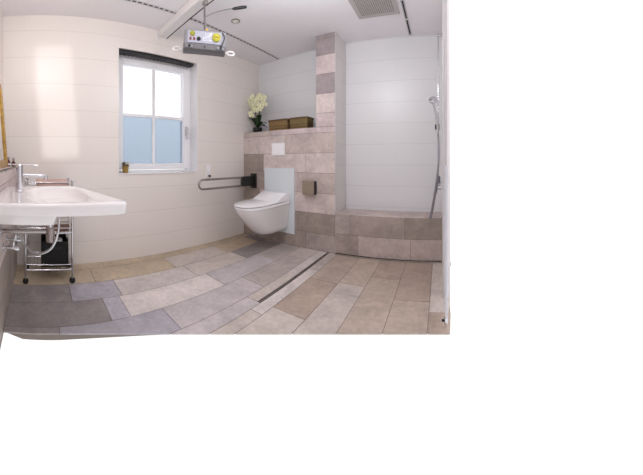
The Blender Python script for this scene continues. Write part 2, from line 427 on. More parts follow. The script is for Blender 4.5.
def tiled_block(name, x0, x1, y0, y1, z0, z1, front, top=None, side=None, structure=True, mside=None):
    bm = B(); bm.loops.layers.float_color.new('tile')
    stone_tiles(bm, front, lambda u, v, d: (u, y0 + d, v))
    if top: stone_tiles(bm, top, lambda u, v, d: (u, v, z1 - d))
    n = len(bm.faces)
    bx(bm, x0 + .001, x1 - .001, y0 + .003, y1 - .002, z0, z1 - .003)
    bm.faces.ensure_lookup_table()
    for f in list(bm.faces)[n:]: f.material_index = 1
    if side:
        n = len(bm.faces); bx(bm, x1 - .002, x1 + .003, y0 + .003, y1, z0, z1)
        bm.faces.ensure_lookup_table()
        for f in list(bm.faces)[n:]: f.material_index = 2
    o = obj(name, bm, None, mats=[M['stone'], M['grout'], side or M['grout']])
    if structure: o['kind'] = 'structure'
    return o
q = {'L': (208, 194, 190), 'M': (194, 179, 174), 'D': (158, 145, 137), 'P': (204, 187, 187), 'K': (168, 154, 147), 'G': (172, 160, 155), 'H': (158, 146, 148)}
XPL, XPR = -1.366, -1.125
front = []
for z0, z1, segs in (
    (0, .19, [(-2.5, -2.0, 'K'), (-2.0, -1.5, 'K'), (-1.5, XPR, 'G')]),
    (.19, .42, [(-2.5, -2.1, 'D'), (-2.1, -1.62, 'K'), (-1.62, XPR, 'D')]),
    (.42, .65, [(-2.5, -2.2, 'D'), (-2.2, -1.7, 'P'), (-1.7, XPR, 'L')]),
    (.65, .88, [(-2.5, -2.05, 'K'), (-2.05, -1.62, 'P'), (-1.62, XPR, 'M')]),
    (.88, 1.11, [(-2.5, -2.14, 'D'), (-2.14, -1.5, 'L'), (-1.5, XPR, 'L')]),
    (1.11, 1.34, [(-2.5, -1.80, 'L'), (-1.80, XPR, 'M')]),
    (1.34, 1.405, [(-2.5, -2.0, 'M'), (-2.0, XPL, 'P')])):
    for a, b, c in segs: front.append((a, b, z0, z1, q[c]))
tiled_block('wall_back_half', -2.5, XPR, YF, YB, -.05, 1.405, front + [(XPL, XPR, 1.34, 1.405, q['P'])],
            top=[(-2.5, -1.95, YF, YB, q['M']), (-1.95, XPL, YF, YB, q['M'])], side=M['pillar_side'])
pf = []
for z0, z1, c in ((1.405, 1.56, 'P'), (1.56, 1.78, 'L'), (1.78, 2.0, 'H'), (2.0, 2.215, 'P'), (2.215, 2.40, 'H'), (2.40, 2.45, 'H')):
    pf.append((XPL, XPR, z0, z1, q[c]))
tiled_block('wall_pillar', XPL, XPR, YF, YB, 1.405, ZC, pf, side=M['pillar_side'])
bm = B(); bx(bm, XPR - .002, XPR + .007, YF - .004, YF + .006, 0.44, ZC, bev=.001)
struct('trim_2', bm, M['alu'])
# bench of the shower
bf = []
for z0, z1, segs in ((0, .22, [(XPR, -.86, 'K'), (-.86, -.3, 'M'), (-.3, XP, 'M')]), (.22, .44, [(XPR, -.95, 'G'), (-.95, -.36, 'K'), (-.36, XP, 'D')])):
    for a, b, c in segs: bf.append((a, b, z0, z1, q[c]))
b_ = tiled_block('shower_bench', XPR + .004, XP, YF, YB, -.05, .44, bf, top=[(XPR, -.7, YF, YB, q['M']), (-.7, XP, YF, YB, q['M'])], structure=False)
tag(b_, 'low bench clad in grey brown stone tiles along the back of the shower', 'bench')

# metal edge strip of the shower: one on the floor, one at the foot of the bench
bm = B(); bx(bm, -1.218, -1.194, 1.40, 2.572, -.006, .005, bev=.002)
o = obj('drain_channel', bm, M['steel']); t_ = tag(o, 'long thin metal channel let into the floor beside the shower area', 'drain')
bm = B(); bx(bm, -1.210, -1.201, 1.41, 2.565, .0045, .0065); sl = obj('drain_slot', bm, M['drain_dark'], o); sl['label'] = 'dark slot of the channel'
bm = B(); bx(bm, XPR + .01, XP, 2.545, 2.578, -.004, .012, bev=.003)
o = tag(obj('drain_cover', bm, M['steel']), 'shiny metal drain strip at the foot of the stone tiled bench', 'drain')
bm = B(); bx(bm, XPR + .02, XP - .01, 2.553, 2.566, .0115, .0135); obj('drain_slot', bm, M['slot'], o)

# ------------------------------------------------------------------ basin wall and its half-height casing
bm = B(); bx(bm, XA, -.3, YL - .15, YL, -.05, ZC); struct('wall_left', bm, M['wall_l'])
lf = []
PX = [-2.5, -1.95, -1.3, -.6]
for z0, z1, cs in ((0, .19, 'KDK'), (.19, .42, 'GDK'), (.42, .65, 'MLM'), (.65, .88, 'LPL'), (.88, .97, 'LLP')):
    for i, c in enumerate(cs): lf.append((PX[i], PX[i + 1] if i < 2 else -.3, z0, z1, q[c]))
bm = B(); bm.loops.layers.float_color.new('tile')
stone_tiles(bm, lf, lambda u, v, d: (u, YLH - d, v))
stone_tiles(bm, [(a, b, YL, YLH, q['L']) for a, b in ((-2.5, -1.9), (-1.9, -1.2), (-1.2, -.3))], lambda u, v, d: (u, v, .97 - d))
n = len(bm.faces); bx(bm, XA, -.3, YL, YLH - .003, -.05, .967)
bm.faces.ensure_lookup_table()
for f in list(bm.faces)[n:]: f.material_index = 1
struct('wall_left_half', bm, None, mats=[M['stone'], M['grout']])
bm = B(); x = -2.49
while x < -.4:
    w = random.choice((.03, .045, .06)); bx(bm, x, x + w, YLH - .010, YLH + .002, .958, .9725, bev=.002); x += w + random.choice((.012, .03, .05))
struct('trim_3', bm, M['mosaic'])

# ------------------------------------------------------------------ shower partition at the right edge (seen almost edge-on)
bm = B(); vs = [(XP, 1.90), (.0745, 1.90), (.11, YB), (XP, YB)]
loft(bm, [[(x, y, -.05) for x, y in vs], [(x, y, ZC) for x, y in vs]])
struct('wall_right', bm, M['white'])
bm = B(); bx(bm, XP - .001, XP + .012, 1.893, 1.905, 0, ZC, bev=.002); bx(bm, .040, .050, 1.893, 1.902, 0.0, ZC, bev=.002)
struct('trim_4', bm, M['alu'])

# ------------------------------------------------------------------ towel radiator
t = thing('towel_radiator', 'white ladder towel radiator at the right edge, standing at the end of the shower partition', 'radiator', (.045, 1.7, 0))
rx = lambda y: .0375 * y - .016
for y in (1.575, 1.84):
    bm = B(); tube(bm, [(rx(y) - .004, y, .06), (rx(y) - .004, y, .99)], .0085, 10); obj('upright', bm, M['radiator'], t, 50)
zs = [.10 + .05 * i for i in range(13)] + [.80 + .05 * i for i in range(4)]
for z in zs:
    bm = B(); tube(bm, [(rx(1.575) - .008, 1.575, z), (rx(1.7) - .011, 1.70, z), (rx(1.84) - .008, 1.84, z)], .0085, 8); obj('bar', bm, M['radiator'], t, 50)
bm = B(); tube(bm, [(rx(1.84) - .004, 1.84, .9), (rx(1.84) + .0, 1.895, .9)], .006, 8); obj('bracket', bm, M['white'], t, 50)
bm = B(); lathe(bm, rx(1.575) - .006, 1.575, [(.010, 0), (.012, .01), (.012, .045), (.009, .05)], 12, cz=.012); v = obj('valve', bm, M['chrome'], t, 50)
bm = B(); tube(bm, [(rx(1.575) - .006, 1.575, .040), (rx(1.575) - .030, 1.565, .045)], .008, 10); obj('valve_knob', bm, M['black'], v, 50)
bm = B(); tube(bm, [(rx(1.575) - .006, 1.575, 0), (rx(1.575) - .006, 1.575, .015)], .006, 10); obj('pipe', bm, M['white'], t, 50)
bm = B(); tube(bm, [(rx(1.84) - .004, 1.84, 0), (rx(1.84) - .004, 1.84, .07)], .006, 10); obj('pipe', bm, M['white'], t, 50)

# ------------------------------------------------------------------ shower fittings
t = thing('shower_rail', 'slim chrome vertical shower rail on the right partition above the bench', 'shower rail', (-.02, 2.62, 1.2))
RX, RY = -.018, 2.62
bm = B(); tube(bm, [(RX, RY, .78), (RX, RY, 2.32)], .0075, 12); obj('rail', bm, M['chrome'], t, 50)
for z in (.80, 2.31):
    bm = B(); tube(bm, [(RX - .012, RY, z), (XP, RY, z)], .013, 14); obj('bracket', bm, M['chrome'], t, 50)
bm = B(); bx(bm, RX - .032, RX + .014, RY - .022, RY + .02, 1.335, 1.40, bev=.006); sld = obj('slider', bm, M['steel'], t)
bm = B(); bx(bm, RX - .034, RX - .016, RY - .03, RY - .018, 1.345, 1.39, bev=.003); obj('clamp_lever', bm, M['black'], sld)
t = thing('hand_shower', 'chrome hand shower hanging in the slider of the shower rail with its hose', 'hand shower', (-.05, 2.6, 1.4))
bm = B(); tube(bm, smooth_path([(-.022, 2.595, 1.30), (-.032, 2.592, 1.42), (-.052, 2.585, 1.54), (-.068, 2.575, 1.60)]), .011, 12); obj('handle', bm, M['chrome'], t, 50)
bm = B(); g = Matrix.Translation((-.070, 2.56, 1.63)) @ Matrix.Rotation(R(62), 4, 'X')
lathe(bm, 0, 0, [(.012, .02), (.040, .012), (.045, 0), (.042, -.008)], 20); bmesh.ops.transform(bm, matrix=g, verts=bm.verts); obj('spray_head', bm, M['chrome'], t, 40)
bm = B(); tube(bm, smooth_path([(-.022, 2.595, 1.30), (-.012, 2.57, 1.12), (-.020, 2.54, .95), (-.050, 2.52, .72), (-.085, 2.515, .52), (-.098, 2.52, .455), (-.082, 2.525, .49), (-.045, 2.53, .70), (-.010, 2.56, .86), (-.006, 2.60, .80)]), .0095, 10)
obj('hose', bm, M['hose'], t, 50)
t = thing('shower_mixer', 'small chrome shower mixer tap on the right partition below the rail', 'tap', (.0, 2.55, .75))
bm = B(); tube(bm, [(XP, 2.55, .755), (-.02, 2.55, .755)], .022, 16); obj('body', bm, M['chrome'], t, 50)
bm = B(); tube(bm, [(-.02, 2.55, .755), (-.035, 2.55, .755)], .016, 14); bx(bm, -.033, -.026, 2.535, 2.565, .70, .755, bev=.002); obj('lever', bm, M['steel'], t, 50)

# ------------------------------------------------------------------ ceiling fittings
def ceiling_track(name, x, y0, y1, label, step, dash):
    t = thing(name, label, 'ceiling track', (x, (y0 + y1) / 2, ZC), 'dark slotted tracks in the ceiling')
    bm = B(); bx(bm, x - .018, x - .008, y0, y1, ZC - .004, ZC); bx(bm, x + .008, x + .018, y0, y1, ZC - .004, ZC); obj('profile', bm, M['alu'], t)
    bm = B(); y = y0 + .004
    while y < y1 - .01:
        bx(bm, x - .008, x + .008, y, min(y + dash, y1 - .002), ZC - .003, ZC - .001); y += step
    obj('slot', bm, M['slot'], t)
    bm = B(); bx(bm, x - .008, x + .008, y0, y1, ZC - .001, ZC); obj('insert', bm, M['white'], t)
ceiling_track('ceiling_track', -2.12, .2, 2.89, 'long thin dashed black track in the ceiling parallel to the window wall', .055, .036)
ceiling_track('ceiling_track', -.335, 1.6, 2.89, 'short black track in the ceiling right of the square perforated panel', .32, .29)

t = thing('ceiling_light', 'small round recessed spotlight with a chrome ring in the ceiling', 'light', (-1.87, 1.81, ZC))
bm = B(); loft(bm, [[(-1.87 + r * math.cos(2 * PI * k / 32), 1.81 + r * math.sin(2 * PI * k / 32), z) for k in range(32)] for r, z in ((.036, ZC), (.045, ZC - .0), (.046, ZC - .006), (.036, ZC - .008), (.033, ZC - .002))], False, False); obj('ring', bm, M['steel'], t, 40)
bm = B(); lathe(bm, -1.87, 1.81, [(.034, -.001), (.032, -.004), (.015, -.006)], 24, cz=ZC); obj('lens', bm, M['lamp'], t, 40)

t = thing('ceiling_panel', 'square grey panel with many small holes set in the ceiling over the shower', 'ceiling panel', (-.59, 2.23, ZC))
bm = B(); bx(bm, -.795, -.385, 2.02, 2.43, ZC - .012, ZC, bev=.003); obj('frame', bm, M['plate'], t)
bm = B(); n = 17
for i in range(n):
    for j in range(n):
        cx, cy = -.745 + .31 * i / (n - 1), 2.06 + .31 * j / (n - 1)
        if (i + j) % 2 and False: continue
        lathe(bm, cx, cy, [(.0052, -.0145), (.0052, -.0118)], 6, cz=ZC)
o = obj('nozzle', bm, M['hole'], t); o['kind'] = 'stuff'

# ------------------------------------------------------------------ ceiling hoist on its rail
t = thing('hoist_rail', 'broad white ceiling rail running out from above the window', 'rail', (-1.6, 1.305, ZC))
bm = B()
bx(bm, XA + .005, -.75, 1.255, 1.355, 2.378, ZC - .001, bev=.004); obj('beam', bm, M['white'], t)
bm = B(); bx(bm, XA + .012, -.76, 1.349, 1.357, 2.374, 2.380); obj('slot', bm, M['slot'], t)
bm = B(); bx(bm, XA + .001, XA + .008, 1.25, 1.36, 2.372, ZC - .001, bev=.002); obj('end_cap', bm, M['pvc'], t)

HO = Vector((-1.725, 1.30, 2.005))
rot = Matrix.Rotation(R(53.3 + 4), 4, 'Z') @ Matrix.Rotation(R(3.5), 4, 'Y')
HM = Matrix.Translation(HO) @ rot           # local +X = to the right, local -Y = towards the room
t = thing('ceiling_hoist', 'grey patient hoist unit with yellow knob hanging below the white ceiling rail', 'hoist', HO)
def hob(name, bm, m, par=None, smooth=None):
    bmesh.ops.transform(bm, matrix=HM, verts=bm.verts); return obj(name, bm, m, par or t, smooth)
w = .172
bm = B(); prof = [(-.088, .080), (-.105, .066), (-.100, -.044), (.01, -.044), (.01, .080)]
def xl(x, P, k=1): return [(x, a * k, b * k if k != 1 else b) for a, b in P]
loft(bm, [xl(-w, [(a * .9, b * .93) for a, b in prof]), xl(-w + .012, prof), xl(w - .012, prof), xl(w, [(a * .9, b * .93) for a, b in prof])]); casing = hob('casing', bm, M['hoist'])
bm = B(); prof2 = [(-.103, -.042), (-.094, -.078), (-.06, -.086), (.0, -.086), (.012, -.042)]
loft(bm, [xl(-w - .002, [(a * .9, b) for a, b in prof2]), xl(-w + .012, prof2), xl(w - .012, prof2), xl(w + .002, [(a * .9, b) for a, b in prof2])]); base = hob('lower_casing', bm, M['hoist_dark'])
bm = B(); bx(bm, -w + .03, w - .025, -.1075, -.1045, -.036, .060, bev=.001); hob('control_panel', bm, M['silver_label'])
bm = B(); bx(bm, -.02, .10, -.1095, -.107, -.016, .014); bx(bm, .0, .055, -.1095, -.107, .020, .052); hob('label_sticker', bm, M['label_white'])
bm = B()
for k in range(5): bx(bm, .004, .012 + .034 * ((k * 7 % 5) / 5 + .3), -.1102, -.1094, .026 + k * .006, .0275 + k * .006)
for k in range(3): bx(bm, -.012, .03 + .05 * ((k * 3 % 4) / 4), -.1102, -.1094, -.010 + k * .007, -.008 + k * .007)
hob('label_print', bm, M['hoist_dark'])
def knob(name, x, z, r, d, m, seg=24):
    bm = B(); lathe(bm, x, 0, [(r, -.106), (r, -.106 - d * .7), (r * .85, -.106 - d), (r * .3, -.106 - d * 1.02)], seg, 'y', z); return hob(name, bm, m, smooth=40)
k_ = knob('emergency_knob', .090, .016, .034, .020, M['yellow'])
bm = B(); loft(bm, [[(.090 + r * math.cos(2 * PI * k / 24), y, .018 + r * math.sin(2 * PI * k / 24)) for k in range(24)] for r, y in ((.026, -.122), (.026, -.1265), (.019, -.1265), (.019, -.122))], False, False); bmesh.ops.transform(bm, matrix=HM, verts=bm.verts); obj('knob_ring', bm, M['yellow_dark'], k_, 40)
bm = B(); bx(bm, .075, .105, -.134, -.127, .013, .023, bev=.002); bmesh.ops.transform(bm, matrix=HM, verts=bm.verts); obj('knob_grip', bm, M['yellow_dark'], k_)
knob('button', -.105, .036, .020, .012, M['yellow_dark']); knob('button', -.105, .036, .012, .016, M['olive'])
for x in (-.118, -.088): 
    bm = B(); bx(bm, x - .008, x + .008, -.112, -.105, -.016, .006, bev=.002); hob('rocker_switch', bm, M['red'])
knob('socket', -.052, -.004, .016, .010, M['black'])
for x in (-.128, .128):
    bm = B(); bx(bm, x - .030, x + .030, -.108, -.088, -.074, -.052, bev=.004); f_ = hob('bumper', bm, M['hoist'])
    bm = B(); lathe(bm, x + .004, 0, [(.010, -.108), (.010, -.113)], 12, 'y', -.063); bmesh.ops.transform(bm, matrix=HM, verts=bm.verts); obj('bumper_screw', bm, M['black'], f_)
bm = B(); lathe(bm, 0, 0, [(.006, -.096), (.006, -.104)], 12, 'y', -.060); hob('screw', bm, M['black'])
bm = B(); tube(bm, smooth_path([(w - .035, -.112, .06), (w - .018, -.125, .02), (w - .03, -.128, -.03), (w - .045, -.112, -.06)]), .004, 8); hob('cable', bm, M['black'], smooth=50)
for s in (-1, 1):
    bm = B()
    tube(bm, [(s * (w - .01), 0, -.055), (s * (w + .03), -.01, -.055)], .012, 10)
    loopc = [(s * (w + .055) + s * .032 * math.cos(a), -.015, -.055 + .016 * math.sin(a)) for a in [2 * PI * k / 20 for k in range(20)]]
    tube(bm, loopc, .007, 8, closed=True); hob('spreader_hook', bm, M['white'], smooth=50)
bm = B(); bx(bm, .004, .024, -.05, -.028, .07, .115, bev=.004); hob('strap_tab', bm, M['amber'])
bm = B(); p0 = HM @ Vector((0, 0, .07)); bx(bm, p0.x - .006, p0.x + .006, p0.y - .006, p0.y + .006, p0.z, 2.345); obj('lifting_strap', bm, M['hoist_dark'], t)
bm = B(); bx(bm, p0.x - .025, p0.x + .025, 1.295, 1.320, 2.345, 2.378, bev=.006); obj('trolley', bm, M['steel'], t)
bm = B(); tube(bm, arc((p0.x, 1.31, 2.245), (-1.66, 1.40, 2.305), (-1.59, 1.515, 2.335), 10), .0035, 8); pc = obj('pull_cord', bm, M['hoist_dark'], t, 50)
bm = B(); tube(bm, [(-1.597, 1.505, 2.331), (-1.585, 1.523, 2.336), (-1.55, 1.58, 2.355), (-1.53, 1.612, 2.364)], .012, 12, taper=[.5, 1, 1.15, .9]); obj('grip', bm, M['black'], pc, 50)

# ------------------------------------------------------------------ toilet
TX = -1.885
t = thing('toilet', 'white wall hung toilet with closed lid in front of the pale panel', 'toilet', (TX, YF, .5))
def dloop(cx, yb, yf, hw, z, n=28, sl=0.0, pw=2.5):
    """D-shaped loop: square at the wall (yb), rounded at the front (yf)"""
    L = []; ym = yb - (yb - yf) * .45
    L.append((cx + hw, yb, z + sl)); L.append((cx + hw, (yb + ym) / 2, z + sl * .75)); 
    for k in range(n + 1):
        a = PI * k / n
        c, s = math.cos(a), math.sin(a)
        x = hw * math.copysign(abs(c) ** (2 / pw), c); y = ym - (ym - yf) * abs(s) ** (2 / pw)
        L.append((cx + x, y, z + sl * (y - yf) / (yb - yf)))
    L.append((cx - hw, (yb + ym) / 2, z + sl * .75)); L.append((cx - hw, yb, z + sl))
    return L
YT = YF - .022
bm = B()
secs = [(.200, 2.17, .125), (.206, 2.145, .138), (.25, 2.10, .143), (.31, 2.03, .151), (.38, 1.96, .161), (.44, 1.91, .170), (.485, 1.885, .178), (.50, 1.885, .180)]
loft(bm, [dloop(TX, YT, yf, hw, z) for z, yf, hw in secs]); obj('bowl', bm, M['ceramic'], t, 60)
bm = B(); loft(bm, [dloop(TX, YT - .03, 1.878, .182, .503), dloop(TX, YT - .03, 1.872, .186, .508), dloop(TX, YT - .03, 1.872, .186, .524, sl=.012), dloop(TX, YT - .03, 1.878, .182, .529, sl=.012)]); obj('seat', bm, M['seat'], t, 40)
bm = B(); loft(bm, [dloop(TX, YT - .06, 1.880, .178, .529, sl=.010), dloop(TX, YT - .06, 1.880, .178, .534, sl=.014)]); obj('seat_gap_shade', bm, M['slot'], t, 40)  # dark slab put in as the shade between seat and lid
bm = B(); loft(bm, [dloop(TX, YT - .03, 1.868, .185, .535, sl=.012), dloop(TX, YT - .03, 1.862, .189, .541, sl=.012), dloop(TX, YT - .03, 1.864, .188, .549, sl=.014), dloop(TX, YT - .03, 1.875, .180, .553, sl=.014)]); lid = obj('lid', bm, M['seat'], t, 40)
bm = B(); wp = lambda x, k: [(x, 2.265 + k, .556), (x, 2.455 + k * .5, .632), (x, 2.475, .637), (x, YT, .634), (x, YT, .54), (x, 2.27 + k, .545)]
loft(bm, [wp(TX - .183, .02), wp(TX - .176, .0), wp(TX + .176, 0), wp(TX + .183, .02)]); obj('lid_cover', bm, M['seat'], lid, 30)
bm = B(); bx(bm, TX - .18, TX + .18, YT - .055, YT, .50, .60, bev=.01); obj('seat_housing', bm, M['seat'], t)

bm = B(); bx(bm, -2.11, -1.65, YF - .018, YF, .14, .93, bev=.003)
tag(obj('splash_panel', bm, M['panel']), 'pale bluish glass panel on the wall behind the toilet', 'panel')
t = thing('flush_plate', 'square white flush plate on the stone tiles above the toilet panel', 'flush plate', (-1.895, YF, 1.17))
bm = B(); bx(bm, -1.995, -1.795, YF - .012, YF, 1.085, 1.245, bev=.004); obj('plate', bm, M['white'], t)
bm = B(); bx(bm, -1.985, -1.805, YF - .016, YF - .011, 1.095, 1.235, bev=.003); obj('button', bm, M['seat'], t)
t = thing('paper_dispenser', 'square brushed metal dispenser box on the wall right of the toilet', 'dispenser', (-1.42, YF, .7))
bm = B(); bx(bm, -1.49, -1.350, YF - .05, YF, .635, .79, bev=.012); obj('body', bm, M['black'], t)  # body coloured black to give the shadow right of the cover
bm = B(); bx(bm, -1.505, -1.355, YF - .078, YF - .055, .63, .795, bev=.008); obj('cover', bm, M['beige_metal'], t)

# folding grab rail
t = thing('grab_rail', 'folding chrome grab rail with black wall bracket left of the toilet', 'grab rail', (-2.29, YF, .75))
gx, yt, za, zb = -2.30, 1.66, .805, .70
bm = B(); pts = [(gx, YF - .05, za), (gx, 2.2, za), (gx, yt + .06, za)] + [(gx, yt + .055 - .055 * math.sin(a), (za + zb) / 2 + (za - zb) / 2 * math.cos(a)) for a in [PI * k / 12 for k in range(1, 12)]] + [(gx, yt + .06, zb), (gx, 2.2, zb), (gx, YF - .05, zb)]
tube(bm, pts, .0125, 12); obj('bar', bm, M['bar_chrome'], t, 50)
bm = B(); bx(bm, gx - .03, gx + .03, YF - .24, YF - .03, zb - .012, za + .012, bev=.008); obj('hinge_housing', bm, M['black'], t)
bm = B(); bx(bm, gx - .045, gx + .045, YF - .03, YF, zb - .045, za + .045, bev=.006); obj('wall_plate', bm, M['black'], t)

# socket on the window wall
t = thing('wall_socket', 'white call switch with a black tip on the wall right of the window', 'switch', (XA, 1.94, .88))
bm = B(); bx(bm, XA, XA + .012, 1.90, 1.98, .81, .97, bev=.004); obj('plate', bm, M['white'], t)
bm = B(); bx(bm, XA + .010, XA + .018, 1.915, 1.965, .885, .955, bev=.003); obj('rocker', bm, M['seat'], t)
bm = B(); tube(bm, [(XA + .012, 1.95, .835), (XA + .035, 1.955, .83)], .013, 12); obj('tip', bm, M['black'], t, 50)

# ------------------------------------------------------------------ things on the half-wall shelf
SZ = 1.405
def basket(x0, x1, m, label, h=.148):
    cx, cy = (x0 + x1) / 2, 2.715; w, d = (x1 - x0) / 2, .085
    t = thing('woven_basket', label, 'basket', (cx, cy, SZ), 'woven baskets on the shelf')
    def rr(w, d, z, r=.015):
        L = []
        for sx, sy, a0 in ((1, 1, 0), (-1, 1, 90), (-1, -1, 180), (1, -1, 270)):
            for k in range(5):
                a = R(a0 + 22.5 * k); L.append((cx + sx * (w - r) + r * math.cos(a), cy + sy * (d - r) + r * math.sin(a), z))
        return L
    bm = B(); loft(bm, [rr(w * .95, d * .95, SZ), rr(w, d, SZ + h - .03), rr(w, d, SZ + h - .01)]); obj('body', bm, m, t, 50)
    bm = B(); loft(bm, [rr(w + .004, d + .004, SZ + h - .024), rr(w + .006, d + .006, SZ + h - .018), rr(w + .006, d + .006, SZ + h - .004), rr(w - .004, d - .004, SZ + h)]); obj('lid', bm, M['wicker_lid'], t, 50)
    bm = B()
    for z in (.03, .06): tube(bm, rr(w * (.95 + .5 * z) + .002, d * .985, SZ + z), .004, 6, closed=True)
    obj('braid', bm, M['wicker_lid'], t, 50)
basket(-2.10, -1.80, M['wicker1'], 'brown woven lidded basket on the shelf, the one next to the orchid')
basket(-1.765, -1.51, M['wicker2'], 'smaller olive woven lidded basket on the shelf, next to the tiled pillar')

OX, OY = -2.36, 2.715
t = thing('orchid', 'cream white orchid with dark leaves in a black pot on the shelf corner', 'plant', (OX, OY, SZ))
bm = B(); lathe(bm, OX, OY, [(.052, 0), (.058, .01), (.068, .075), (.070, .08), (.064, .08), (.060, .072)], 24, cz=SZ); obj('pot', bm, M['black'], t, 40)
rnd = random.Random(3)
for k in range(9):
    a = 2 * PI * k / 9 + rnd.uniform(-.2, .2); L = rnd.uniform(.14, .19); hh = rnd.uniform(.03, .13)
    dx, dy = math.cos(a), math.sin(a) * .55
    bm = B(); prev = None; n = 8
    mid = []
    for i in range(n + 1):
        s = i / n; wd = .036 * math.sin(PI * min(1, s * .93 + .07)) ** .6
        c = Vector((OX + dx * L * s, OY + dy * L * s, SZ + .08 + hh * math.sin(s * PI * .62) * 1.4 - (.05 * s * s if hh < .07 else 0)))
        sd = Vector((-dy, dx, 0)).normalized() * wd
        mid.append([c - sd + Vector((0, 0, .006)), c - Vector((0, 0, .004)), c + sd + Vector((0, 0, .006)), c + Vector((0, 0, .001))])
    loft(bm, mid); obj('leaf', bm, M['leaf'], t, 60)
spikes = [[(0, 0, .08), (-.03, .0, .25), (-.055, -.01, .40), (-.045, -.02, .50), (.0, -.03, .535)],
          [(.01, 0, .08), (.035, .0, .25), (.045, -.01, .40), (.085, -.02, .50), (.12, -.03, .50)]]
for S in spikes:
    bm = B(); P = smooth_path([(OX + a, OY + b, SZ + c) for a, b, c in S]); tube(bm, P, .0035, 6); obj('stem', bm, M['stem'], t, 60)
    bm = B(); tube(bm, [(OX + S[0][0], OY, SZ + .07), (OX + S[2][0] * .8, OY, SZ + .40)], .002, 6); obj('support_stick', bm, M['stem'], t, 60)
def flower(c, s, yaw, tilt):
    bm = B()
    for k in range(5):
        a = PI / 2 + 2 * PI * k / 5; w = .55 if k in (0, 2, 3) else .8
        L = []
        ring = []
        for j in range(10):
            b = 2 * PI * j / 10
            u = .5 + .5 * math.cos(b); v = w * .5 * math.sin(b)
            ring.append((u, v))
        top = [(math.cos(a) * u * s - math.sin(a) * v * s, -.003 - .25 * s * u * (1 - u) * 1.2 + .004 * (k % 2), math.sin(a) * u * s + math.cos(a) * v * s) for u, v in ring]
        bot = [(x, y + .003, z) for x, y, z in top]
        loft(bm, [top, bot])
    n0 = len(bm.faces)
    lathe(bm, 0, 0, [(.001, -.014), (.007, -.012), (.008, -.004), (.004, 0)], 8, 'y', -.004)
    bm.faces.ensure_lookup_table()
    for f in list(bm.faces)[n0:]: f.material_index = 1
    bmesh.ops.transform(bm, matrix=Matrix.Translation(c) @ Matrix.Rotation(yaw, 4, 'Z') @ Matrix.Rotation(tilt, 4, 'X'), verts=bm.verts)
    obj('flower', bm, None, t, 60, mats=[M['petal'], M['petal_core']])
for a, z in ((-.095, .46), (-.06, .52), (-.01, .545), (.03, .50), (.07, .53), (.115, .49), (-.08, .40), (-.03, .43), (.05, .43), (.10, .42), (.135, .44), (-.09, .335), (.0, .37), (-.045, .47), (.03, .575), (-.07, .29), (-.11, .52), (-.09, .57), (.06, .38), (.0, .48), (.13, .53)):
    flower(Vector((OX + a, OY - .03 + rnd.uniform(-.02, .03), SZ + z - .045)), .048 * rnd.uniform(.85, 1.1), R(rnd.uniform(15, 65)), R(rnd.uniform(-10, 15)))

# ------------------------------------------------------------------ things on the window sill
PXs, PYs, PZ = -2.528, .885, WZ0 + .012
t = thing('potted_plant', 'tiny dry plant in a mustard pot on the left end of the window sill', 'plant', (PXs, PYs, PZ))
bm = B(); lathe(bm, PXs, PYs, [(.026, 0), (.029, .004), (.036, .072), (.038, .076), (.034, .076), (.031, .065)], 20, cz=PZ); obj('pot', bm, M['pot_mustard'], t, 40)
for k in range(16):
    a = 2 * PI * k / 16; r = .024 + .028 * rnd.random(); h = .02 + .045 * rnd.random()
    bm = B(); c0 = Vector((PXs, PYs, PZ + .06)); c1 = c0 + Vector((math.cos(a) * r, math.sin(a) * r * 1.1, h))
    tube(bm, arc(c0, c0 + Vector((0, 0, h * .8)), c1, 5), .010, 6, taper=[.3, .4, .6, 1.1, 1.2, .5]); obj('leaf', bm, M['herb'] if k % 3 else M['herb_pale'], t, 60)
bm = B()
g = []
for i in range(9):
    for j in range(9):
        u, v = i / 8, j / 8
        g.append(bm.verts.new((-2.575 + .05 * u, 1.60 + .12 * v, WZ0 + .020 + .010 * math.sin(7 * u + 3 * v) * math.sin(9 * v + 2 * u) * (1 if 0 < i < 8 and 0 < j < 8 else .3))))
for i in range(8):
    for j in range(8): bm.faces.new((g[i * 9 + j], g[i * 9 + j + 1], g[i * 9 + j + 10], g[i * 9 + j + 9]))
r_ = bmesh.ops.extrude_face_region(bm, geom=list(bm.faces)); 
for v in [e for e in r_['geom'] if isinstance(e, bmesh.types.BMVert)]: v.co.z = WZ0 + .0125
tag(obj('folded_cloth', bm, M['tissue'], None, 60), 'small crumpled white cloth on the right end of the window sill', 'cloth')

# ------------------------------------------------------------------ washbasin
SXN, SXF, ST = -1.03, -1.78, .85
corners = [(SXN, YLH + .002, .008), (SXN + .012, .378, .045), (SXF, .25, .07), (SXF, YLH + .002, .008)]
def rounded(poly, seg=8, straight=6):
    out = []; n = len(poly)
    for i in range(n):
        p = Vector(poly[i][:2]); a = (Vector(poly[i - 1][:2]) - p).normalized(); b = (Vector(poly[(i + 1) % n][:2]) - p).normalized(); r = poly[i][2]
        q0, q1 = p + a * r, p + b * r
        for k in range(seg + 1):
            s = k / seg; out.append(q0 * (1 - s) ** 2 + p * 2 * s * (1 - s) + q1 * s * s)
        nx = Vector(poly[(i + 1) % n][:2]); rn = poly[(i + 1) % n][2]; e = nx - b * rn
        for k in range(1, straight): out.append(q1.lerp(e, k / straight))
    return out
OUT = rounded(corners); cen = Vector((-1.40, .05))
bowlc = Vector((-1.41, .095))
def ringp(t, z, sc=1.0):
    """t=0 outline, t=1 bowl opening"""
    L = []
    for p in OUT:
        d = p - bowlc; a = math.atan2(d.y, d.x)
        e = bowlc + Vector((.285 * math.copysign(abs(math.cos(a)) ** .75, math.cos(a)), .165 * math.copysign(abs(math.sin(a)) ** .75, math.sin(a))))
        q_ = p.lerp(e, t)
        q_ = bowlc + (q_ - bowlc) * sc
        L.append((q_.x, q_.y, z))
    return L
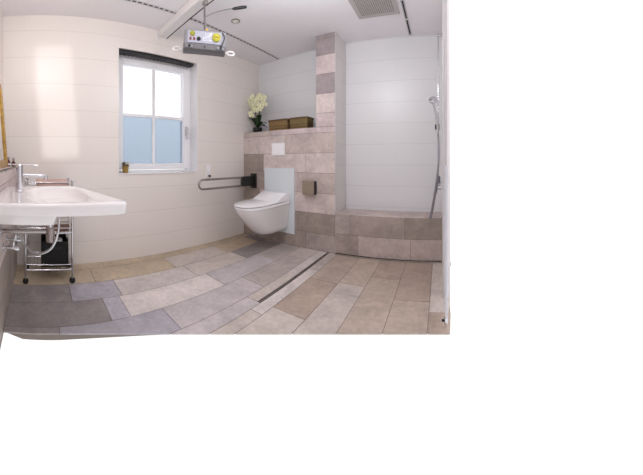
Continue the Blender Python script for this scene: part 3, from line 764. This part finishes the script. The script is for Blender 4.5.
def outl(k, z):
    L = []
    for p in OUT:
        d = p - cen; q_ = cen + d * k; L.append((q_.x, max(q_.y, YLH + .002), z))
    return L
t = thing('washbasin', 'broad white ceramic washbasin mounted on the left wall', 'washbasin', (-1.4, YLH, .85))
bm = B()
loops = [outl(.72, .775), outl(.80, .782), outl(.95, .803), outl(.985, .808), outl(.998, .807), outl(1.0, .838), outl(.995, .846), outl(.985, .850), ringp(.35, .849), ringp(.85, .846), ringp(1.0, .838),
         ringp(1.0, .822, .94), ringp(1, .800, .78), ringp(1, .791, .55), ringp(1, .788, .3), ringp(1, .787, .06)]
# keep the underside below the bowl
und = lambda kx, ky, z: [(-1.36 + kx * (p[0] - cen.x) / .38, -.075 + ky * (p[1] - cen.y) / .27 if -.075 + ky * (p[1] - cen.y) / .27 > YLH + .002 else YLH + .002, z) for p in OUT]
loops = [und(.20, .09, .732), und(.235, .12, .742), und(.26, .13, .792), outl(.93, .797), outl(.985, .800)] + loops[4:]
loft(bm, loops); obj('basin', bm, M['ceramic'], t, 55)
bm = B(); lathe(bm, bowlc.x, bowlc.y, [(.022, 0), (.024, .004), (.018, .006), (.006, .0065)], 20, cz=.788); obj('drain_plug', bm, M['chrome'], t, 40)
FX, FY = -1.47, -.115
t = thing('basin_tap', 'chrome single lever tap standing on the washbasin', 'tap', (FX, FY, .85))
bm = B(); lathe(bm, FX, FY, [(.026, 0), (.026, .004), (.0215, .008), (.021, .135), (.0215, .138), (.0215, .152), (.018, .156)], 24, cz=.849); obj('body', bm, M['chrome'], t, 40)
bm = B(); tube(bm, [(FX, FY + .015, .942), (FX, FY + .14, .938), (FX, FY + .155, .934)], .0095, 12); obj('spout', bm, M['chrome'], t, 50)
bm = B(); tube(bm, [(FX, FY + .150, .942), (FX, FY + .150, .918)], .0125, 14); obj('aerator', bm, M['chrome'], t, 50)
bm = B(); tube(bm, [(FX, FY, 1.004), (FX + .01, FY + .05, 1.002), (FX + .012, FY + .105, .997)], .0042, 8); obj('lever', bm, M['chrome'], t, 50)

# trap and pipes below the basin
t = thing('basin_trap', 'chrome drain trap and looping supply hoses under the washbasin', 'pipe', (-1.41, .0, .6))
bm = B(); tube(bm, [(-1.41, .06, .780), (-1.41, .06, .64)], .017, 14); obj('drain_tube', bm, M['chrome'], t, 50)
bm = B(); lathe(bm, -1.41, .06, [(.018, 0), (.025, .006), (.025, .075), (.018, .085)], 20, cz=.575); obj('bottle_trap', bm, M['bar_chrome'], t, 40)
bm = B(); tube(bm, [(-1.41, .05, .635), (-1.41, -.08, .635), (-1.41, YLH, .635)], .012, 14); obj('outlet_tube', bm, M['bar_chrome'], t, 50)
bm = B(); tube(bm, [(-1.41, YLH, .635), (-1.41, YLH + .012, .635)], .035, 20); obj('wall_rosette', bm, M['chrome'], t, 40)
bm = B(); tube(bm, smooth_path([(-1.36, .10, .782), (-1.34, .10, .66), (-1.35, .06, .56), (-1.40, -.02, .515), (-1.46, -.08, .54), (-1.50, -.13, .60), (-1.52, -.15, .548)]), .0065, 10); obj('supply_hose', bm, M['chrome'], t, 50)
bm = B(); tube(bm, smooth_path([(-1.47, -.06, .728), (-1.46, -.02, .70), (-1.50, -.07, .64), (-1.62, -.13, .60), (-1.68, -.15, .548)]), .0065, 10); obj('supply_hose', bm, M['chrome'], t, 50)
for x in (-1.52, -1.68):
    t = thing('angle_valve', 'chrome angle valve on the wall under the washbasin, ' + ('nearer to the camera' if x > -1.6 else 'nearer to the trolley'), 'valve', (x, YLH, .5), 'angle valves under the washbasin')
    bm = B(); tube(bm, [(x, YLH, .505), (x, YLH + .075, .505)], .011, 12); tube(bm, [(x, YLH + .065, .505), (x + .0, YLH + .065, .54)], .009, 12); tube(bm, [(x, YLH, .505), (x, YLH + .006, .505)], .026, 18); obj('body', bm, M['chrome'], t, 50)
    bm = B(); tube(bm, [(x, YLH + .075, .505), (x, YLH + .1, .505)], .017, 10); obj('handle', bm, M['chrome'], t, 50)

# ------------------------------------------------------------------ chrome trolley
tx0, tx1, ty0, ty1 = -2.42, -2.12, -.115, .275
t = thing('trolley', 'chrome three shelf trolley on castors behind the washbasin', 'trolley', ((tx0 + tx1) / 2, (ty0 + ty1) / 2, 0))
for x in (tx0, tx1):
    for y in (ty0, ty1):
        bm = B(); tube(bm, [(x, y, .075), (x, y, .85)], .0095, 12); lathe(bm, x, y, [(.012, 0), (.014, .006), (.010, .014)], 12, cz=.848); obj('post', bm, M['chrome'], t, 50)
        bm = B(); wx = x; lathe(bm, wx - .011, y, [(.016, 0), (.024, .002), (.024, .020), (.016, .022)], 20, 'x', .0245); w_ = obj('castor', bm, M['rubber'], t, 40)
        bm = B(); bx(bm, wx - .016, wx + .016, y - .008, y + .008, .045, .056, bev=.002); tube(bm, [(wx, y, .05), (wx, y, .08)], .006, 8); obj('castor_fork', bm, M['steel'], w_)
for z in (.115, .42, .80):
    bm = B()
    for a, b in (((tx0, ty0), (tx1, ty0)), ((tx1, ty0), (tx1, ty1)), ((tx1, ty1), (tx0, ty1)), ((tx0, ty1), (tx0, ty0))):
        tube(bm, [(a[0], a[1], z), (b[0], b[1], z)], .007, 8)
        tube(bm, [(a[0], a[1], z + .045), (b[0], b[1], z + .04)], .004, 8)
    for k in range(1, 12):
        y = ty0 + (ty1 - ty0) * k / 12; tube(bm, [(tx0, y, z), (tx1, y, z)], .0028, 6)
    obj('shelf', bm, M['chrome'], t, 50)

def towel(name, x0, x1, y0, y1, z0, n, h, m, label, cat='towel', grp=None):
    """a towel folded n times, fold towards the room"""
    bm = B()
    P = []
    def sec(y):
        L = []
        e = .006 * math.sin(y * 37) 
        for k in range(n):
            zz = z0 + h * k / n; hh = h / n * .94; d = .004 * math.sin(k * 2.1 + y * 20)
            bm_ = [(x0 + e, zz), (x1 - hh / 2 + d + e, zz), (x1 + d + e, zz + hh * .35), (x1 + d + e, zz + hh * .65), (x1 - hh / 2 + d + e, zz + hh), (x0 + e, zz + hh)]
            L.append([(a, y, b) for a, b in bm_])
        return L
    ys = [y0 + (y1 - y0) * i / 12 for i in range(13)]; S = [sec(y) for y in ys]
    for k in range(n): loft(bm, [s[k] for s in S])
    return tag(obj(name, bm, m, None, 60), label, cat, grp)
towel('folded_towel', -2.38, -2.15, -.03, .24, .804, 2, .05, M['towel_pink'], 'dusty pink folded towel on top of the chrome trolley')
towel('folded_towel', -2.37, -2.15, .02, .25, .424, 2, .055, M['towel_brown'], 'brown folded towel on the middle trolley shelf, under the pale one')
towel('folded_towel', -2.37, -2.155, .025, .245, .480, 2, .045, M['towel_grey'], 'pale grey folded towel on the middle trolley shelf, on top of the brown one')
t = thing('storage_box', 'black open storage box on the bottom shelf of the trolley', 'box', (-2.29, .12, .12))
bm = B(); a0, a1, b0, b1, zz0, zz1 = -2.385, -2.16, .015, .245, .123, .335
for a in ((a0, a1, b0, b1, zz0, zz0 + .006), (a0, a0 + .006, b0, b1, zz0, zz1), (a1 - .006, a1, b0, b1, zz0, zz1), (a0, a1, b0, b0 + .006, zz0, zz1), (a0, a1, b1 - .006, b1, zz0, zz1)): bx(bm, *a)
obj('body', bm, M['basket_black'], t)
bm = B(); bx(bm, a1 - .001, a1 + .006, b0 + .055, b1 - .055, .27, .288, bev=.003); obj('handle', bm, M['rubber'], t)
bm = B(); lathe(bm, a1 - .075, .150, [(.018, 0), (.05, 0), (.052, .01), (.052, .09), (.05, .1), (.018, .1)], 24, cz=.238)
tag(obj('tissue_roll', bm, M['tissue'], None, 40), 'white paper roll in the black box on the trolley', 'paper roll')
bm = B(); bx(bm, a0 + .012, a1 - .012, b0 + .012, b1 - .012, .13, .237, bev=.01)
tag(obj('folded_cloth', bm, M['basket_black']), 'dark cloth filling the black box under the paper roll', 'cloth')

# ------------------------------------------------------------------ things on the casing ledge
t = thing('mirror', 'gilt framed mirror leaning on the ledge at the left edge', 'mirror', (-1.85, -.3, .97))
lean = math.atan2(.055, .68)
MM = Matrix.Translation((-1.85, -.268, .9715)) @ Matrix.Rotation(lean, 4, 'X')
bm = B()
for a in ((-.31, -.25, 0, .70), (.25, .31, 0, .70), (-.25, .25, 0, .06), (-.25, .25, .64, .70)): bx(bm, a[0], a[1], -.022, 0, a[2], a[3], bev=.006)
for k in range(24): bx(bm, -.312, -.300, -.024, .003, .01 + .028 * k, .030 + .028 * k, bev=.003)
bmesh.ops.transform(bm, matrix=MM, verts=bm.verts); obj('frame', bm, M['gold'], t)
bm = B(); bx(bm, -.25, .25, -.018, -.012, .06, .64); bmesh.ops.transform(bm, matrix=MM, verts=bm.verts); obj('mirror_glass', bm, M['mirror'], t)
for i, (x, y, h, m, lb) in enumerate(((-2.33, -.285, .055, 'bottle', 'small dark red bottle on the ledge, closest to the gilt mirror'), (-2.36, -.242, .045, 'bottle', 'small round dark red jar at the front of the ledge beside the bottle'))):
    t = thing('small_bottle', lb, 'bottle', (x, y, .97), 'small bottles on the ledge')
    bm = B(); lathe(bm, x, y, [(.016, 0), (.020, .004), (.021, h * .7), (.010, h), (.009, h + .01)], 18, cz=.9705); obj('body', bm, M[m], t, 40)
    bm = B(); lathe(bm, x, y, [(.011, h + .008), (.011, h + .03), (.008, h + .033)], 14, cz=.9705); obj('cap', bm, M['steel'], t, 40)
    bm = B(); lathe(bm, x, y, [(.0214, .012), (.0214, h * .55)], 18, cz=.9705); obj('paper_label', bm, M['tissue'], t, 40)

# ------------------------------------------------------------------ light
wd = bpy.data.worlds.new('World'); bpy.context.scene.world = wd; wd.use_nodes = True
wd.node_tree.nodes['Background'].inputs['Color'].default_value = (1, 1, 1, 1)
nt = wd.node_tree; tc = nt.nodes.new('ShaderNodeTexCoord'); sp = nt.nodes.new('ShaderNodeSeparateXYZ'); mr = nt.nodes.new('ShaderNodeMapRange')
nt.links.new(tc.outputs['Generated'], sp.inputs[0]); nt.links.new(sp.outputs[2], mr.inputs['Value'])
mr.inputs['From Min'].default_value = -.05; mr.inputs['From Max'].default_value = .3; mr.inputs['To Min'].default_value = 1.08; mr.inputs['To Max'].default_value = 1.6
nt.links.new(mr.outputs[0], nt.nodes['Background'].inputs['Strength'])
def area(name, loc, target, sx, sy, power, col=(1, 1, 1), spread=180):
    l = bpy.data.lights.new(name, 'AREA'); l.shape = 'RECTANGLE'; l.size = sx; l.size_y = sy; l.energy = power; l.color = col; l.spread = R(spread)
    o = bpy.data.objects.new(name, l); C.objects.link(o); o.location = loc
    o.rotation_euler = (Vector(target) - Vector(loc)).to_track_quat('-Z', 'Y').to_euler(); return o

sun = area('doorway_sunbeam', (.95, -.25, 1.80), (-2.5, .17, 1.60), .36, 1.1, .23, (1, .97, .92), 2)
sun.rotation_euler.rotate_axis('Z', R(5))
def point(name, loc, power, rad, col):
    l = bpy.data.lights.new(name, 'POINT'); l.energy = power; l.shadow_soft_size = rad; l.color = col
    o = bpy.data.objects.new(name, l); C.objects.link(o); o.location = loc; return o
point('room_fill', (-1.25, .05, 2.2), 14, .14, (1, .96, .93))  # unseen fill light, added to brighten the upper window wall by the basin
point('shower_fill', (-.85, 1.35, 2.15), 19, .12, (.93, .975, 1))  # second unseen fill, added to lift the back wall and shower
# ------------------------------------------------------------------ camera: cylindrical panorama, level, eye 1.03 m
cam = bpy.data.cameras.new('Camera'); co = bpy.data.objects.new('Camera', cam); C.objects.link(co)
co.location = (0, 0, CAMZ); co.rotation_euler = (R(90), 0, 0)
cam.type = 'PANO'; cam.panorama_type = 'CENTRAL_CYLINDRICAL'
K = 4.45; F = K * 180 / PI
cam.central_cylindrical_range_u_min = -440 / F; cam.central_cylindrical_range_u_max = (643 - 440) / F
cam.central_cylindrical_range_v_max = 160 / F; cam.central_cylindrical_range_v_min = -(475 - 160) / F
cam.central_cylindrical_radius = 1.0
cam.clip_start = .01
sc = bpy.context.scene; sc.camera = co
sc.view_settings.view_transform = 'Standard'; sc.view_settings.look = 'None'; sc.view_settings.exposure = 0; sc.view_settings.gamma = 1
